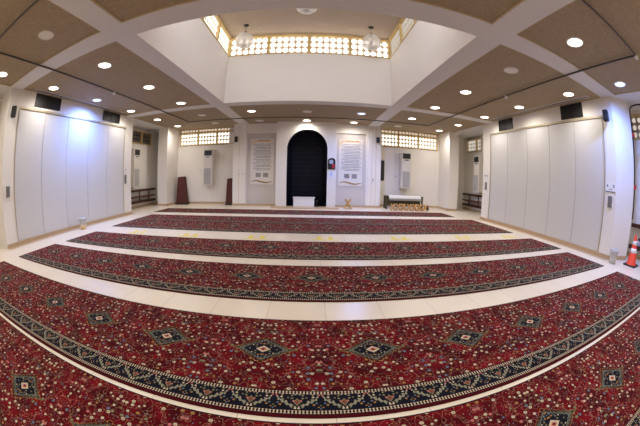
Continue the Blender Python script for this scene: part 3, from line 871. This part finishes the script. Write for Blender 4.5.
# ------------------------------------------------------------ white bench box in the niche, book rests, table
root = thing('low_cabinet', 'low white box standing in the foot of the dark niche', 'cabinet', (-.33, 12.78, 0))
MB().box(-.47, .47, -.2, .2, .05, .42, bev=.01).obj('body', M_white, root)
MB().box(-.50, .50, -.22, .22, .42, .45, bev=.005).obj('top', M_white, root)
for x in (-.42, .42): MB().box(x-.03, x+.03, -.17, .17, .05 if False else 0, .05).obj('foot', M_grey, root)
root = thing('microphone', 'small black microphone on a short stand at the foot of the niche', 'microphone', (.26, 12.5, .05))
MB().lathe([(0, 0), (.07, 0), (.07, .015), (.012, .025), (.012, .2), (0, .2)], n=14).obj('stand', M_black, root)
MB().lathe([(0, .19), (.025, .2), (.035, .24), (.03, .28), (0, .3)], n=14).obj('microphone_head', M_dark, root)

def book_rest(x, y, rz, s, lab, grp):
    root = thing('book_rest', lab, 'book rest', (x, y, 0), rz, grp)
    # X-shaped folding wooden book rest
    for sg in (-1, 1):
        b = MB()
        b.prism([(-.16*s, -.3*s), (-.08*s, -.3*s), (-.05*s, -.2*s), (.05*s, -.2*s), (.08*s, -.3*s), (.16*s, -.3*s), (.16*s, .2*s), (.1*s, .25*s), (0, .22*s), (-.1*s, .25*s), (-.16*s, .2*s)], 1, -.011, .011)
        o = b.obj('board', M_paleWood, root, loc=(0, 0, .26*s)); o.rotation_euler = (sg*math.radians(33), 0, 0)
    return root
book_rest(1.62, 12.3, PI/2+.15, .95, 'pale wooden folding book rest alone, right of the niche', None)
GX = [3.62, 3.88, 4.13, 4.4, 4.68, 4.95, 5.2]
GL = ['first pale wooden book rest from the left before the low table', 'second book rest from the left before the low table', 'third book rest from the left before the low table',
      'middle book rest of the seven before the low table', 'third book rest from the right before the low table', 'second book rest from the right before the low table', 'last pale wooden book rest at the right end before the low table']
for k, x in enumerate(GX):
    book_rest(x, 12.0 + .04*((k*7) % 3), random.uniform(-.1, .1) + PI/2, .66, GL[k], 'pale wooden book rests in front of the low table')
root = thing('low_table', 'low olive table with a fringed runner behind the book rests', 'table', (4.36, 12.75, 0))
MB().box(-.95, .95, -.22, .22, .58, .62, bev=.006).obj('tabletop', M_olive, root)
for sx in (-1, 1):
    for sy_ in (-1, 1):
        MB().box(sx*.9-.04, sx*.9+.04, sy_*.17-.03, sy_*.17+.03, 0, .58).obj('leg', M_olive, root)
b = MB(); b.box(-.9, .9, .14, .18, .15, .58); b.obj('back_board', M_olive, root)
root = thing('table_runner', 'cream fringed runner draped over the low olive table', 'table runner', (4.36, 12.75, .62))
b = MB()
N = 40; top = []
for k in range(N+1):
    x = -.8 + 1.6*k/N; wv = .01*math.sin(k*1.7)
    top.append([b.bm.verts.new(p) for p in ((x, .2, .008), (x, 0, .012), (x, -.215, .01), (x, -.245+wv, -.03), (x, -.25+wv*1.5, -.12))])
for a, c in zip(top, top[1:]):
    for i in range(4): b.bm.faces.new((a[i], c[i], c[i+1], a[i+1])).smooth = True
b.obj('runner_cloth', M_cloth, root)
b = MB()
for k in range(64):
    x = -.79 + 1.58*k/63; b.box(x-.007, x+.007, -.262, -.25, -.2-.015*(k % 2), -.11)
b.obj('fringe', M_fringe, root)
root = thing('small_jar', 'small dark jar on the floor right of the low table', 'jar', (5.5, 12.4, 0))
MB().lathe([(0, 0), (.06, 0), (.075, .05), (.06, .12), (.035, .15)], n=16).obj('jar_body', M_black, root)
MB().lathe([(.04, .15), (.045, .16), (.03, .2), (.01, .23), (0, .24)], n=16).obj('lid', M_wood, root)

# ------------------------------------------------------------ tubs on the floor
def tub(x, y, lab, s=1, low=M_tan):
    root = thing('plastic_tub', lab, 'tub', (x, y, 0))
    MB().lathe([(0, 0), (.10*s, 0), (.112*s, .13*s), (.0, .13*s)], n=20).obj('tub_base', low, root)
    MB().lathe([(.112*s, .13*s), (.125*s, .27*s), (.135*s, .275*s), (.13*s, .285*s), (.118*s, .28*s), (.10*s, .14*s)], n=20).obj('tub_wall', M_tub, root)
    # crumpled liner
    prof = []
    b = MB(); n = 24; rings = []
    for j, (r, z) in enumerate(((.115, .26), (.14, .3), (.125, .34), (.10, .30))):
        rings.append([b.bm.verts.new((s*r*(1+.12*math.sin(k*2.3+j))*math.cos(2*PI*k/n), s*r*(1+.12*math.sin(k*1.9+j))*math.sin(2*PI*k/n), s*(z+.015*math.sin(k*2.9+j*2)))) for k in range(n)])
    for a, c in zip(rings, rings[1:]):
        for k in range(n): b.bm.faces.new((a[k], a[(k+1) % n], c[(k+1) % n], c[k])).smooth = True
    b.obj('bag_liner', M_tub, root)
tub(-6.86, 6.1, 'small white lined tub on the floor against the left partition')
tub(6.64, 2.94, 'clear plastic lined tub at the foot of the near right pier', .95, M_tub)

# ------------------------------------------------------------ traffic cone
root = thing('traffic_cone', 'orange traffic cone with two white bands at the right edge', 'traffic cone', (7.14, 2.5, 0))
MB().box(-.2, .2, -.2, .2, 0, .035, bev=.012).obj('base', M_black, root)
def cr_(z): return .145 - (.145-.035)*(z-.035)/(.70-.035)
def ring(z0, z1, e, name, m_):
    MB().lathe([(cr_(z0)+e-.004, z0), (cr_(z0)+e, z0+.001), (cr_(z1)+e, z1-.001), (cr_(z1)+e-.004, z1)], n=28).obj(name, m_, root)
MB().lathe([(.17, .03), (.16, .045), (cr_(.06), .06), (cr_(.69), .69), (cr_(.7)-.006, .7), (cr_(.7)-.008, .66)], n=28).obj('cone_body', M_cone, root)
ring(.30, .40, .003, 'reflective_band', M_reflect); ring(.48, .57, .003, 'reflective_band', M_reflect)

# black conduit at the near right pier
pts = [(7.575, 2.86, 1.0), (7.575, 2.86, 3.62), (7.575, 2.84, 3.72), (7.575, 2.76, 3.78), (7.575, 2.6, 3.8), (7.575, .5, 3.8)]
root = thing('cable_conduit', 'black bent cable conduit up the edge of the near right pier', 'conduit', (0, 0, 0))
MB().tube(pts, .022).obj('pipe', M_black, root)
for z in (1.78, 3.05): MB().box(7.54, 7.62, 2.8, 2.86, z-.05, z+.05, bev=.008).obj('red_clip', M_red, root)
